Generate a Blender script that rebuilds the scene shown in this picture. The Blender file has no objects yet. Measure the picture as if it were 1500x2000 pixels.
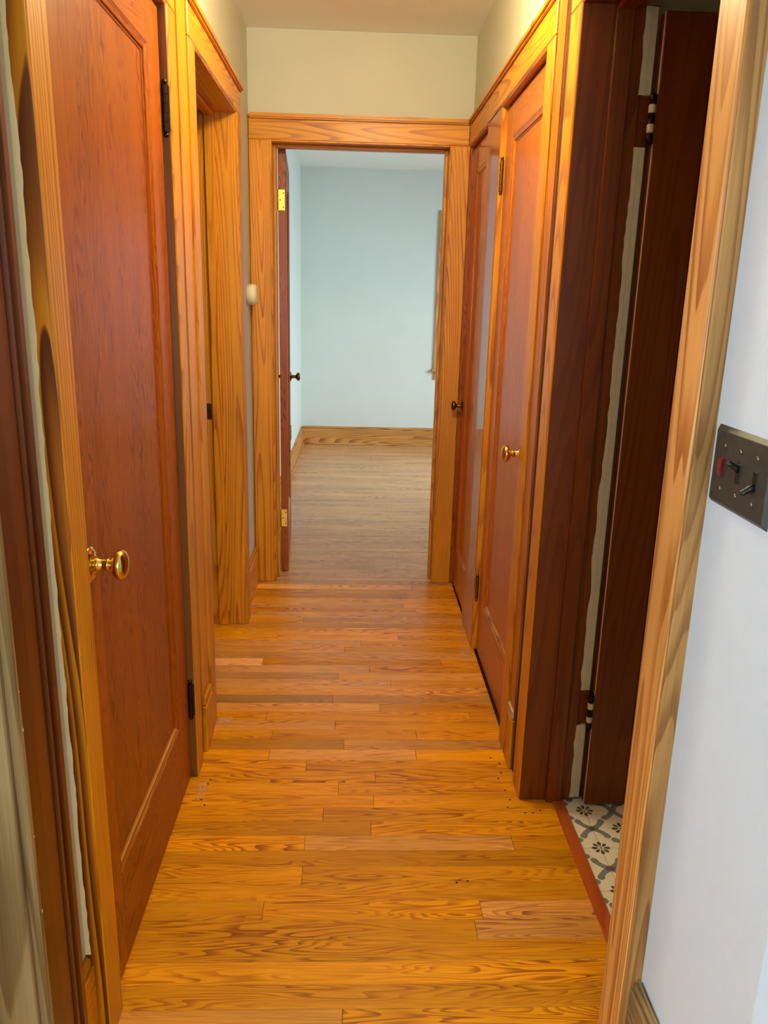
import bpy, bmesh, math, random
from mathutils import Vector, Matrix
random.seed(7)
S = bpy.context.scene
COL = S.collection

# ------------------------------------------------------------------ camera
F_PX, PITCH, YAW, ROLL, CAM_H = 1552.6, 0.2661, 0.0412, 0.0257, 1.3989
cp, sp, cy, sy = math.cos(PITCH), math.sin(PITCH), math.cos(YAW), math.sin(YAW)
fwd = Vector((sy*cp, cy*cp, -sp)); right = Vector((cy, -sy, 0)); up = right.cross(fwd)
r2 = right*math.cos(ROLL) + up*math.sin(ROLL)
u2 = -right*math.sin(ROLL) + up*math.cos(ROLL)
cam_data = bpy.data.cameras.new('camera')
cam = bpy.data.objects.new('camera', cam_data); COL.objects.link(cam)
cam.matrix_world = Matrix(((r2.x, u2.x, -fwd.x, 0), (r2.y, u2.y, -fwd.y, 0), (r2.z, u2.z, -fwd.z, CAM_H), (0, 0, 0, 1)))
cam_data.sensor_fit = 'VERTICAL'; cam_data.sensor_height = 24.0
cam_data.lens = F_PX/2000*24.0
cam_data.clip_start = 0.05; cam_data.clip_end = 60
S.camera = cam

# ------------------------------------------------------------------ world, lights, exposure
W = bpy.data.worlds.new('sky'); S.world = W; W.use_nodes = True
W.node_tree.nodes['Background'].inputs[0].default_value = (0.62, 0.80, 1.0, 1)
W.node_tree.nodes['Background'].inputs[1].default_value = 0.6
S.view_settings.view_transform = 'Standard'; S.view_settings.look = 'None'
S.view_settings.gamma = 1.0; S.view_settings.use_curve_mapping = False
S.view_settings.exposure = 0.12
S.cycles.max_bounces = 6; S.cycles.diffuse_bounces = 4; S.cycles.glossy_bounces = 3; S.cycles.transmission_bounces = 2; S.cycles.transparent_max_bounces = 6
S.cycles.caustics_reflective = False; S.cycles.caustics_refractive = False; S.cycles.sample_clamp_indirect = 6.0

def area(name, loc, direction, sx, sz, power, col):
    l = bpy.data.lights.new(name, 'AREA'); l.shape = 'RECTANGLE'; l.size = sx; l.size_y = sz
    l.energy = power; l.color = col
    o = bpy.data.objects.new(name, l); COL.objects.link(o); o.location = loc
    o.rotation_euler = Vector(direction).to_track_quat('-Z', 'Y').to_euler()
    return o
DAY = (0.70, 0.88, 1.0)
area('daylight_bedroom_side', (2.74, 5.85, 1.45), (-1, .35, -.55), 1.5, 1.35, 58, DAY).data.spread = math.radians(125)
area('daylight_bedroom_far', (1.33, 7.86, 1.45), (0, -1, 0), 0.95, 1.3, 3, DAY)
area('daylight_front_room', (0.35, -2.86, 1.45), (0, 1, -0.02), 1.7, 1.4, 75, DAY)
area('daylight_left_room', (-2.34, .42, 1.35), (1, .16, -.12), 1.0, 1.3, 68, DAY)
LAMP_STRENGTH = 140.0
LAMP_COL = (1.0, 0.82, 0.47)

# ------------------------------------------------------------------ materials
def lin(c):
    f = lambda v: v/12.92 if v <= 0.04045 else ((v+0.055)/1.055)**2.4
    return (f(c[0]/255), f(c[1]/255), f(c[2]/255), 1)

def new_mat(name):
    m = bpy.data.materials.new(name); m.use_nodes = True
    nt = m.node_tree; nt.nodes.clear()
    out = nt.nodes.new('ShaderNodeOutputMaterial'); b = nt.nodes.new('ShaderNodeBsdfPrincipled')
    nt.links.new(b.outputs[0], out.inputs[0])
    return m, nt, b

def nd(nt, t, **kw):
    n = nt.nodes.new(t)
    for k, v in kw.items(): setattr(n, k, v)
    return n

_cache = {}
def wood(kind, axis='Z'):
    """varnished wood: grain lines are contours of a noise field stretched along the board"""
    key = (kind, axis)
    if key in _cache: return _cache[key]
    P = WOODS[kind]
    m, nt, b = new_mat('wood_%s_%s' % (kind, axis.lower()))
    L = nt.links.new
    tc = nd(nt, 'ShaderNodeTexCoord'); oi = nd(nt, 'ShaderNodeObjectInfo')
    off = nd(nt, 'ShaderNodeVectorMath', operation='SCALE'); off.inputs[0].default_value = (9.1, 7.3, 8.7)
    L(oi.outputs['Random'], off.inputs['Scale'])
    addv = nd(nt, 'ShaderNodeVectorMath', operation='ADD'); L(tc.outputs['Object'], addv.inputs[0]); L(off.outputs[0], addv.inputs[1])
    def stretched(st, src=None):
        mp = nd(nt, 'ShaderNodeMapping')
        mp.inputs['Scale'].default_value = {'Z': (1, 1, st), 'X': (st, 1, 1), 'Y': (1, st, 1)}[axis]
        L((src or addv).outputs[0], mp.inputs['Vector']); return mp
    def noise(vec, scale, detail, rough=.5, dist=0.0):
        n = nd(nt, 'ShaderNodeTexNoise'); n.inputs['Scale'].default_value = scale; n.inputs['Detail'].default_value = detail
        n.inputs['Roughness'].default_value = rough; n.inputs['Distortion'].default_value = dist
        L(vec.outputs[0], n.inputs['Vector']); return n
    def math_(op, a_, b_, c_=None, clamp=False):
        n = nd(nt, 'ShaderNodeMath', operation=op, use_clamp=clamp)
        for i, v in enumerate((a_, b_, c_)):
            if v is None: continue
            if isinstance(v, (int, float)): n.inputs[i].default_value = v
            else: L(v, n.inputs[i])
        return n.outputs[0]
    st = P.get('stretch', .10)
    n1 = noise(stretched(st), P.get('gscale', 9.0), P.get('gdetail', 1.2), .35, P.get('gdist', .0))
    ring = math_('FRACT', math_('MULTIPLY', n1.outputs['Fac'], P.get('lines', 16)), 0)
    # narrow late-wood line: slow rise, sharp fall
    line = nd(nt, 'ShaderNodeMapRange', interpolation_type='SMOOTHSTEP'); L(ring, line.inputs[0])
    line.inputs[1].default_value = P.get('edge', .35); line.inputs[2].default_value = .93
    fall = nd(nt, 'ShaderNodeMapRange'); L(ring, fall.inputs[0]); fall.inputs[1].default_value = .95; fall.inputs[2].default_value = 1.0
    fall.inputs[3].default_value = 1.0; fall.inputs[4].default_value = 0.0
    grain = math_('MULTIPLY', line.outputs[0], fall.outputs[0])
    n2 = noise(stretched(P.get('fstretch', .02)), P.get('fibre', 330.0), 3.0)
    n3 = noise(stretched(.3), P.get('pscale', 5.0), 3.0)
    n5 = noise(stretched(.15), 14.0, 2.0)
    # strength of grain fades in and out over the board
    fade = nd(nt, 'ShaderNodeMapRange'); L(n5.outputs['Fac'], fade.inputs[0]); fade.inputs[1].default_value = .35; fade.inputs[2].default_value = .65
    fade.inputs[3].default_value = P.get('fade', .45); fade.inputs[4].default_value = 1.0
    g1 = math_('MULTIPLY', math_('MULTIPLY', grain, fade.outputs[0]), P.get('con', .8))
    f1 = math_('MULTIPLY_ADD', n2.outputs['Fac'], P.get('fib', .5), g1)
    fac = math_('SUBTRACT', f1, P.get('fib', .5)*.38, clamp=True)
    rp = nd(nt, 'ShaderNodeValToRGB'); cr = rp.color_ramp
    cr.elements[0].position = 0.0; cr.elements[0].color = lin(P['light'])
    cr.elements[1].position = 1.0; cr.elements[1].color = lin(P['dark'])
    e = cr.elements.new(P.get('knee', 0.35)); e.color = lin(P['mid'])
    L(fac, rp.inputs['Fac'])
    hs = nd(nt, 'ShaderNodeHueSaturation')
    mr = nd(nt, 'ShaderNodeMapRange'); L(n3.outputs['Fac'], mr.inputs[0]); mr.inputs[1].default_value = .3; mr.inputs[2].default_value = .7
    v = P.get('patch', .12); mr.inputs[3].default_value = 1-v; mr.inputs[4].default_value = 1+v
    mr2 = nd(nt, 'ShaderNodeMapRange'); L(oi.outputs['Random'], mr2.inputs[0]); rv = P.get('rand', .06)
    mr2.inputs[3].default_value = 1-rv; mr2.inputs[4].default_value = 1+rv
    val = math_('MULTIPLY', mr.outputs[0], mr2.outputs[0])
    L(rp.outputs[0], hs.inputs['Color'])
    if P.get('objcol'):
        sep = nd(nt, 'ShaderNodeSeparateColor'); L(oi.outputs['Color'], sep.inputs[0])
        val = math_('MULTIPLY', val, sep.outputs['Red']); L(sep.outputs['Green'], hs.inputs['Saturation'])
    L(val, hs.inputs['Value'])
    L(hs.outputs[0], b.inputs['Base Color'])
    b.inputs['Roughness'].default_value = P.get('rough', .42)
    b.inputs['Coat Weight'].default_value = P.get('coat', .4)
    b.inputs['Coat Roughness'].default_value = P.get('crough', .14)
    b.inputs['Coat IOR'].default_value = 1.5
    b.inputs['Specular IOR Level'].default_value = P.get('spec', .5)
    if P.get('ripple'):
        n4 = nd(nt, 'ShaderNodeTexNoise'); n4.inputs['Scale'].default_value = 9.0; n4.inputs['Detail'].default_value = 2.0
        L(addv.outputs[0], n4.inputs['Vector'])
        b2 = nd(nt, 'ShaderNodeBump'); b2.inputs['Strength'].default_value = P['ripple']; b2.inputs['Distance'].default_value = 0.002
        L(n4.outputs['Fac'], b2.inputs['Height']); L(b2.outputs[0], b.inputs['Coat Normal']); L(b2.outputs[0], b.inputs['Normal'])
    _cache[key] = m
    return m

WOODS = {
 'pine':  dict(light=(216, 146, 18), mid=(196, 120, 8), dark=(122, 54, 0), lines=40, gscale=7, stretch=.05, gdetail=1.2, con=.68, fib=.7, edge=.45, crough=.3, coat=.18, spec=.3),
 'door':  dict(light=(162, 84, 4), mid=(143, 66, 2), dark=(84, 30, 0), lines=18, gscale=20, stretch=.14, gdetail=2, con=.68, fib=.6, coat=.14, crough=.24, spec=.2, fade=.15),
 'door_tan': dict(light=(192, 110, 30), mid=(172, 90, 20), dark=(118, 50, 4), lines=16, gscale=17, stretch=.12, gdetail=2, con=.45, fib=.6, coat=.25, crough=.2, spec=.25, fade=.15),
 'umber': dict(light=(126, 78, 22), mid=(106, 62, 14), dark=(66, 34, 5), lines=20, gscale=8, stretch=.05, con=.5, coat=.15, crough=.3, spec=.3),
 'gloss': dict(light=(178, 94, 18), mid=(160, 78, 10), dark=(108, 44, 2), lines=12, gscale=9, stretch=.06, con=.3, fib=.3, coat=.7, crough=.06, spec=.3, ripple=.04),
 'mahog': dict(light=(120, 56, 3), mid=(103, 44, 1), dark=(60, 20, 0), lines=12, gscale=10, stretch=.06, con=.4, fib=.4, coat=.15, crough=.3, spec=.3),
 'dark':  dict(light=(104, 52, 8), mid=(88, 40, 5), dark=(50, 20, 2), lines=9, gscale=8, stretch=.06, con=.5, coat=.3, crough=.2, spec=.3),
 'worn':  dict(light=(150, 126, 84), mid=(122, 98, 58), dark=(70, 50, 26), lines=10, gscale=12, stretch=.06, con=.6, coat=.1, rough=.6, patch=.3),
 'marble': dict(light=(206, 134, 10), mid=(160, 88, 6), dark=(88, 38, 0), lines=8, gscale=14, stretch=.07, con=1.0, fib=.2, coat=.25, crough=.2, patch=.15, fade=.8, edge=.05, spec=.3),
 'pale':  dict(light=(208, 152, 84), mid=(184, 122, 58), dark=(124, 66, 24), lines=26, gscale=9, stretch=.05, con=.75, coat=.15, crough=.3, patch=.2, fib=.5, spec=.3),
 'paleworn': dict(light=(176, 132, 76), mid=(148, 104, 54), dark=(96, 60, 26), lines=24, gscale=12, stretch=.05, con=.7, coat=.05, rough=.55, patch=.3, fib=.5, spec=.3),
 'dim':   dict(light=(188, 112, 22), mid=(166, 92, 14), dark=(108, 48, 2), lines=28, gscale=7, stretch=.05, con=.7, crough=.3, coat=.15, spec=.3),
 'lit_moulding': dict(light=(206, 140, 60), mid=(178, 104, 34), dark=(120, 56, 10), lines=30, gscale=14, stretch=.03, con=.9, coat=.3, crough=.2, spec=.4),  # lighter tone paints the lamp highlight on upward-facing bottom mouldings
 'redthr': dict(light=(186, 92, 32), mid=(168, 76, 24), dark=(118, 46, 10), lines=14, gscale=12, stretch=.06, con=.6, coat=.2, crough=.25, spec=.3),
 'oak':   dict(light=(236, 160, 14), mid=(214, 132, 6), dark=(148, 72, 0), lines=17, gscale=24, stretch=.10, gdetail=1.6, gdist=.2, con=.8, fib=1.0, fibre=300, fstretch=.035, patch=.16, rand=.12, rough=.38, coat=.16, crough=.16, bump=.2, spec=.35, objcol=True, ripple=.06, fade=.0),
}

def plain(name, col, rough=.5, metal=0.0, coat=0.0, noise=0.0, nscale=40.0, bump=0.0, spec=.5):
    m, nt, b = new_mat(name)
    b.inputs['Base Color'].default_value = lin(col); b.inputs['Roughness'].default_value = rough
    b.inputs['Metallic'].default_value = metal; b.inputs['Coat Weight'].default_value = coat
    b.inputs['Specular IOR Level'].default_value = spec
    if noise or bump:
        tc = nd(nt, 'ShaderNodeTexCoord'); n = nd(nt, 'ShaderNodeTexNoise'); n.inputs['Scale'].default_value = nscale; n.inputs['Detail'].default_value = 3
        nt.links.new(tc.outputs['Object'], n.inputs['Vector'])
        if noise:
            hs = nd(nt, 'ShaderNodeHueSaturation'); hs.inputs['Color'].default_value = lin(col)
            mr = nd(nt, 'ShaderNodeMapRange'); mr.inputs[1].default_value = .25; mr.inputs[2].default_value = .75
            mr.inputs[3].default_value = 1-noise; mr.inputs[4].default_value = 1+noise
            nt.links.new(n.outputs['Fac'], mr.inputs[0]); nt.links.new(mr.outputs[0], hs.inputs['Value']); nt.links.new(hs.outputs[0], b.inputs['Base Color'])
        if bump:
            bp = nd(nt, 'ShaderNodeBump'); bp.inputs['Strength'].default_value = bump; bp.inputs['Distance'].default_value = .002
            nt.links.new(n.outputs['Fac'], bp.inputs['Height']); nt.links.new(bp.outputs[0], b.inputs['Normal'])
    return m

M = dict(
 cream=plain('wall_paint_cream', (198, 195, 172), .65, noise=.025, nscale=5, bump=.15),
 white=plain('wall_paint_white', (206, 216, 226), .65, noise=.02, nscale=30, bump=.25),
 bluew=plain('wall_paint_bedroom', (214, 222, 216), .65, noise=.02, nscale=5, bump=.1),
 ceil=plain('ceiling_paint', (246, 248, 242), .8, noise=.02, nscale=6, bump=.15),
 caulk=plain('old_white_paint', (206, 198, 176), .55, noise=.06, nscale=60, bump=.3),
 brass=plain('polished_brass', (226, 192, 100), .16, metal=1.0, noise=.08, nscale=50),
 leaf=plain('brass_leaf', (226, 176, 70), .32, metal=.9, noise=.10, nscale=120),
 bronze=plain('aged_bronze', (120, 88, 48), .30, metal=1.0, noise=.25, nscale=60),
 iron=plain('dark_hinge_metal', (42, 32, 24), .42, metal=.8, noise=.3, nscale=80),
 plate=plain('brushed_bronze_plate', (68, 67, 63), .42, metal=.35, noise=.22, nscale=90),
 black=plain('black_plastic', (16, 15, 14), .4),
 redsw=plain('red_rocker', (110, 26, 34), .28, coat=.4),
 screw=plain('screw_metal', (150, 140, 120), .35, metal=1.0),
 device=plain('cream_plastic', (236, 230, 200), .45),
 tile=plain('tile_cream', (250, 244, 226), .42, noise=.03, nscale=30),
 tgrey=plain('tile_print_grey', (134, 138, 140), .42, noise=.05, nscale=80),
 tdark=plain('tile_print_dark', (84, 74, 64), .42),
 grout=plain('tile_grout', (190, 180, 156), .8),
 gap=plain('gap_dust_recess_shade', (52, 26, 8), .85),  # plank gaps, and painted shade at the back of the filler grooves
 hole=plain('nail_hole_dark', (30, 14, 6), .8),
 chip=plain('bare_wood_chip', (226, 200, 158), .7),
 plaster=plain('plaster_filler', (196, 178, 150), .8),
 outl=plain('outlet_dark', (36, 30, 26), .5),
)
mg, ntg, bg = new_mat('window_glass')
ntg.nodes.remove(bg)
tr = nd(ntg, 'ShaderNodeBsdfTransparent'); gl = nd(ntg, 'ShaderNodeBsdfGlossy'); gl.inputs['Roughness'].default_value = .02
mx = nd(ntg, 'ShaderNodeMixShader'); mx.inputs[0].default_value = .08
ntg.links.new(tr.outputs[0], mx.inputs[1]); ntg.links.new(gl.outputs[0], mx.inputs[2])
ntg.links.new(mx.outputs[0], [n for n in ntg.nodes if n.type == 'OUTPUT_MATERIAL'][0].inputs[0])
M['glass'] = mg
ml, ntl, bl = new_mat('lamp_globe_glow')
bl.inputs['Base Color'].default_value = (1, .95, .85, 1)
bl.inputs['Emission Color'].default_value = LAMP_COL + (1,); bl.inputs['Emission Strength'].default_value = LAMP_STRENGTH
M['glow'] = ml

# ------------------------------------------------------------------ mesh helpers
def link(name, me, mat, parent=None, loc=(0, 0, 0)):
    o = bpy.data.objects.new(name, me); COL.objects.link(o)
    if mat is not None and not me.materials: me.materials.append(mat)
    o.location = loc
    if parent is not None: o.parent = parent
    return o

def tag(o, label, cat, group=None, kind=None):
    o['label'] = label; o['category'] = cat
    if group: o['group'] = group
    if kind: o['kind'] = kind
    return o

def root(name, loc, label, cat, kind=None, rz=0.0, group=None):
    o = bpy.data.objects.new(name, None); COL.objects.link(o); o.location = loc; o.rotation_euler = (0, 0, rz)
    o.empty_display_size = .05
    return tag(o, label, cat, group, kind)

def box_mesh(name, dx, dy, dz, bev=.002, seg=1):
    bm = bmesh.new(); bmesh.ops.create_cube(bm, size=1.0)
    bmesh.ops.scale(bm, vec=(dx, dy, dz), verts=bm.verts)
    if bev: bmesh.ops.bevel(bm, geom=bm.edges[:], offset=min(bev, .45*min(dx, dy, dz)), segments=seg, affect='EDGES', clamp_overlap=True)
    me = bpy.data.meshes.new(name); bm.to_mesh(me); bm.free()
    return me

def board(name, lo, hi, mat, parent=None, bev=.002, seg=1):
    """lo/hi in world axes; a parent is an unrotated root whose location is subtracted"""
    d = [hi[i]-lo[i] for i in range(3)]; c = Vector([(hi[i]+lo[i])/2 for i in range(3)])
    if parent is not None: c = c - parent.location
    return link(name, box_mesh(name, *d, bev, seg), mat, parent, c)

def lbox(name, lo, hi, mat, parent, bev=.002, seg=1):
    """box in the local frame of the parent"""
    d = [hi[i]-lo[i] for i in range(3)]; c = [(hi[i]+lo[i])/2 for i in range(3)]
    return link(name, box_mesh(name, *d, bev, seg), mat, parent, c)

def multibox(name, boxes, mat, bev=0):
    bm = bmesh.new()
    for lo, hi in boxes:
        g = bmesh.ops.create_cube(bm, size=1.0)['verts']
        bmesh.ops.scale(bm, vec=[hi[i]-lo[i] for i in range(3)], verts=g)
        bmesh.ops.translate(bm, vec=[(hi[i]+lo[i])/2 for i in range(3)], verts=g)
    me = bpy.data.meshes.new(name); bm.to_mesh(me); bm.free()
    return link(name, me, mat)

def lathe_mesh(name, prof, axis=(0, 0, 1), n=24, smooth=True):
    vs, fs = [], []
    for r, h in prof:
        for k in range(n):
            a = 2*math.pi*k/n; vs.append((r*math.cos(a), r*math.sin(a), h))
    for i in range(len(prof)-1):
        for k in range(n):
            fs.append((i*n+k, i*n+(k+1) % n, (i+1)*n+(k+1) % n, (i+1)*n+k))
    fs.append(tuple(range(n-1, -1, -1))); fs.append(tuple((len(prof)-1)*n+k for k in range(n)))
    q = Vector((0, 0, 1)).rotation_difference(Vector(axis))
    me = bpy.data.meshes.new(name); me.from_pydata([q @ Vector(v) for v in vs], [], fs)
    if smooth:
        for p in me.polygons: p.use_smooth = len(p.vertices) == 4
    me.update(); return me

def prism_mesh(name, prof, axis_vec, length, u, v):
    """extrude a closed 2-D profile (in directions u, v) along axis_vec"""
    n = len(prof); u, v, a = Vector(u), Vector(v), Vector(axis_vec)
    vs = [u*p[0]+v*p[1] for p in prof] + [u*p[0]+v*p[1]+a*length for p in prof]
    fs = [(i, (i+1) % n, n+(i+1) % n, n+i) for i in range(n)] + [tuple(range(n-1, -1, -1)), tuple(range(n, 2*n))]
    me = bpy.data.meshes.new(name); me.from_pydata(vs, [], fs); me.update()
    bm = bmesh.new(); bm.from_mesh(me); bmesh.ops.recalc_face_normals(bm, faces=bm.faces); bm.to_mesh(me); bm.free()
    return me

# ------------------------------------------------------------------ key dimensions (metres)
XL, XLC = -0.478, -0.446           # left wall plaster / face of its casings
XR, XRC, XRN = 0.506, 0.491, 0.522 # right wall plaster / casing face / plaster of the near stretch
YE, YEC = 3.80, 3.778              # end wall / casing face
ZC, ZH = 2.477, 2.04               # ceiling, underside of head casings
ZCASE, ZCAP = 2.124, 2.146
YF = 7.585                         # far bedroom wall
pz, py_, px_ = wood('pine', 'Z'), wood('pine', 'Y'), wood('pine', 'X')

# ------------------------------------------------------------------ setting: walls, ceiling
WT = -0.615
tag(multibox('wall_left', [((WT, -3.0, 0), (XL, 0.18, ZC)), ((WT, 1.0, 0), (XL, 1.285, ZC)), ((WT, 2.112, 0), (XL, 2.415, ZC)), ((WT, 3.25, 0), (XL, YE, ZC)),
    ((WT, 0.18, 2.06), (XL, 1.0, ZC)), ((WT, 1.285, 2.06), (XL, 2.112, ZC)), ((WT, 2.415, 2.06), (XL, 3.25, ZC))], M['cream']),
    'cream painted plaster wall along the left of the hallway', 'wall', kind='structure')
tag(multibox('wall_right', [((XR, 2.0, 0), (.645, 2.30, ZC)), ((XR+.01, 3.02, 0), (.645, 3.285, ZC)),
    ((XR, 1.235, 2.06), (.645, 2.0, ZC)), ((XR, 2.30, 2.06), (.645, YE, ZC)), ((.60, 2.30, 0), (.645, YE, 2.06))], M['cream']),
    'cream painted plaster wall above the doors on the right', 'wall', kind='structure')
tag(multibox('wall_near', [((XRN, 0.795, 0), (.645, 1.20, ZC)), ((.50, 1.20, 2.06), (.645, 1.235, ZC))], M['white']),
    'white wall at the right edge carrying the switch plate', 'wall', kind='structure')
tag(multibox('wall_end', [((-.62, YE, 0), (-.40, 3.93, ZC)), ((.428, YE, 0), (2.75, 3.93, ZC)), ((-.40, YE, 2.06), (.428, 3.93, ZC))], M['cream']),
    'cream wall with the bedroom doorway at the hallway end', 'wall', kind='structure')
# far bedroom shell
tag(multibox('wall_bedroom_left', [((-.62, 3.93, 0), (-.50, YF+.12, ZC))], M['bluew']),
    'pale wall left of the open door inside the far bedroom', 'wall', kind='structure')
tag(multibox('wall_bedroom_far', [((-.50, YF, 0), (.83, YF+.12, ZC)), ((1.83, YF, 0), (2.75, YF+.12, ZC)), ((.83, YF, 0), (1.83, YF+.12, .74)), ((.83, YF, 2.07), (1.83, YF+.12, ZC))], M['bluew']),
    'pale blue-white far bedroom wall seen through the doorway', 'wall', kind='structure')
tag(multibox('wall_bedroom_right', [((2.6, 3.93, 0), (2.72, 5.05, ZC)), ((2.6, 6.65, 0), (2.72, YF, ZC)), ((2.6, 5.05, 0), (2.72, 6.65, .74)), ((2.6, 5.05, 2.15), (2.72, 6.65, ZC))], M['bluew']),
    'pale bedroom wall with a side window out of view', 'wall', kind='structure')
# bathroom shell, side rooms and front room
tag(multibox('wall_bathroom', [((.645, 2.05, 0), (2.3, 2.12, ZC)), ((2.2, .80, 0), (2.3, 2.05, ZC)), ((.645, .795, 0), (2.3, .86, ZC))], M['cream']),
    'plain walls of the small bathroom on the right', 'wall', kind='structure')
tag(multibox('wall_side_room', [((-2.2, 3.42, 0), (WT, 3.5, ZC)), ((-2.2, 2.02, 0), (WT, 2.10, ZC)), ((-2.28, 2.02, 0), (-2.2, 3.5, ZC))], M['cream']),
    'plain walls of the room through the left opening', 'wall', kind='structure')
tag(multibox('wall_left_room', [((-2.2, 1.12, 0), (WT, 1.2, ZC)), ((-2.2, -.4, 0), (WT, -.32, ZC)), ((-2.28, -.4, 0), (-2.2, -.08, ZC)), ((-2.28, .92, 0), (-2.2, 1.2, ZC)), ((-2.28, -.08, 0), (-2.2, .92, .70)), ((-2.28, -.08, 2.0), (-2.2, .92, ZC))], M['cream']),
    'plain walls of the room through the nearest left opening', 'wall', kind='structure')
tag(multibox('wall_front_room', [((WT, -3.12, 0), (-.55, -3.0, ZC)), ((1.25, -3.12, 0), (3.0, -3.0, ZC)), ((-.55, -3.12, 0), (1.25, -3.0, .72)), ((-.55, -3.12, 2.18), (1.25, -3.0, ZC)),
    ((3.0, -3.12, 0), (3.1, .90, ZC)), ((.645, .70, 0), (3.0, .795, ZC))], M['white']),
    'white walls of the room behind the viewer', 'wall', kind='structure')
tag(multibox('ceiling', [((-2.3, -3.12, ZC), (3.1, YF+.12, ZC+.08))], M['ceil']),
    'warm off-white plaster ceiling over the hallway', 'ceiling', kind='structure')

# ------------------------------------------------------------------ floor: oak strips, each its own plank
floor = tag(multibox('floor', [((-2.28, -3.1, -.10), (.62, YF, -.019)), ((.62, 2.05, -.10), (2.7, YF, -.019)), ((.62, -3.1, -.10), (3.0, .86, -.019))], M['gap']),
    'golden oak strip floor running across the hallway', 'floor', kind='structure')
PW, PH = 0.0596, 0.041
JO = {20: [-.005], 25: [-.196, .319], 27: [-.112], 29: [.44, -.113], 30: [.063], 31: [-.069], 33: [-.029], 34: [.08], 35: [-.13], 36: [.212, -.249],
      37: [-.016, -.46], 38: [-.252, .222], 39: [-.048], 40: [.417, -.283], 41: [.106], 42: [-.061], 44: [.153], 45: [-.044], 46: [.075], 47: [.36, -.344],
      51: [-.307, .2], 54: [.091, -.21], 55: [.432], 57: [.243], 59: [.267], 61: [.301]}
TONE = {(42, 0): (.62, .78), (37, 1): (.74, .95), (47, 0): (1.30, .62), (43, 0): (1.12, .85), (39, 0): (.84, .85), (39, 1): (1.02, 1.0), (46, 0): (.92, .72), (45, 0): (.86, .72),
        (46, 1): (1.0, 1.0), (44, 0): (.94, .74), (44, 1): (1.0, .95), (42, 1): (.90, .85), (51, 1): (1.15, 1.05), (51, 0): (1.06, 1.0), (46, 2): (1.1, 1.05), (35, 1): (1.06, 1), (36, 2): (1.1, 1.05),
        (27, 0): (1.12, 1.0), (28, 0): (.86, 1.0), (29, 0): (1.12, 1.0), (20, 0): (.9, .9), (31, 1): (.95, 1), (47, 2): (1.1, 1.0), (38, 2): (1.1, 1.05), (30, 1): (1.05, 1), (24, 0): (.88, 1), (26, 0): (1.04, 1)}
mesh_cache = {}
def plank(x0, x1, row, tone, k):
    y0 = PH + row*PW
    L_ = round(x1-x0, 3)
    key = L_
    if key not in mesh_cache:
        mesh_cache[key] = box_mesh('floor_plank', L_-.0008, PW-.0007, .019, .0006)
        mesh_cache[key].materials.append(wood('oak', 'X'))
    o = bpy.data.objects.new('floor_plank', mesh_cache[key]); COL.objects.link(o); o.parent = floor
    o.location = ((x0+x1)/2, y0+PW/2, -.0095 + random.uniform(-.0003, .0002))
    o.color = (tone[0], tone[1], 1, 1)
rp_ = random.Random(11)
for row in range(-4, 63):
    yc = PH + (row+.5)*PW
    xa, xb = -.495, .508
    if 2.44 < yc < 3.23: xa = -1.05
    elif .2 < yc < .98: xa = -1.05
    elif 1.30 < yc < 2.10: xa = -.50
    if 1.22 < yc < 1.98: xb = .590
    elif yc < .79: xb = 1.1
    js = [j for j in JO.get(row, []) if xa+.03 < j < xb-.03]
    if not js and rp_.random() < .35: js = [rp_.uniform(-.25, .30)]
    xs = [xa] + sorted(js) + [xb]
    for k in range(len(xs)-1):
        tone = (lambda t_: t_ and (t_[0], 1-(1-t_[1])*.5))(TONE.get((row, k))) or (rp_.choice((.90, .96, 1.0, 1.03, 1.07, 1.10)), rp_.choice((.92, 1.0, 1.0, 1.05)))
        plank(xs[k], xs[k+1], row, tone, k)
# bedroom floor: strips too narrow in view to single out, one part
bm = bmesh.new()
for row in range(63, int((YF-PH)/PW)+1):
    y0 = PH+row*PW; x = -.5 - rp_.uniform(0, .9)
    while x < 2.6:
        ln = rp_.uniform(.5, 1.5); a, b_ = max(x, -.5), min(x+ln, 2.6)
        y1 = min(y0+PW, YF)
        if b_-a > .02 and y1-y0 > .01:
            g = bmesh.ops.create_cube(bm, size=1.0)['verts']; h = rp_.uniform(-.0004, .0003)
            bmesh.ops.scale(bm, vec=(b_-a-.001, y1-y0-.001, .019), verts=g)
            bmesh.ops.translate(bm, vec=((a+b_)/2, (y0+y1)/2, -.0095+h), verts=g)
        x += ln
me = bpy.data.meshes.new('bedroom_floor_strips'); bm.to_mesh(me); bm.free()
o = link('bedroom_floor_strips', me, wood('oak', 'X'), floor); o['kind'] = 'stuff'; o.color = (.86, .80, 1, 1)
# front room floor behind the camera and side rooms
bm = bmesh.new()
for (a, b_, y0, y1) in ((WT+.12, 3.0, -3.0, PH-4*PW), (1.1, 3.0, PH-4*PW, .70), (-2.2, -1.05, .0, 1.1), (-2.2, -1.05, 2.1, 3.42)):
    y = y0
    while y < y1-.01:
        g = bmesh.ops.create_cube(bm, size=1.0)['verts']; ye = min(y+PW, y1)
        bmesh.ops.scale(bm, vec=(b_-a-.001, ye-y-.001, .019), verts=g)
        bmesh.ops.translate(bm, vec=((a+b_)/2, (y+ye)/2, -.0095), verts=g); y += PW
me = bpy.data.meshes.new('outer_floor_strips'); bm.to_mesh(me); bm.free()
o = link('outer_floor_strips', me, wood('oak', 'X'), floor); o['kind'] = 'stuff'; o.color = (1, 1, 1, 1)
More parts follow.
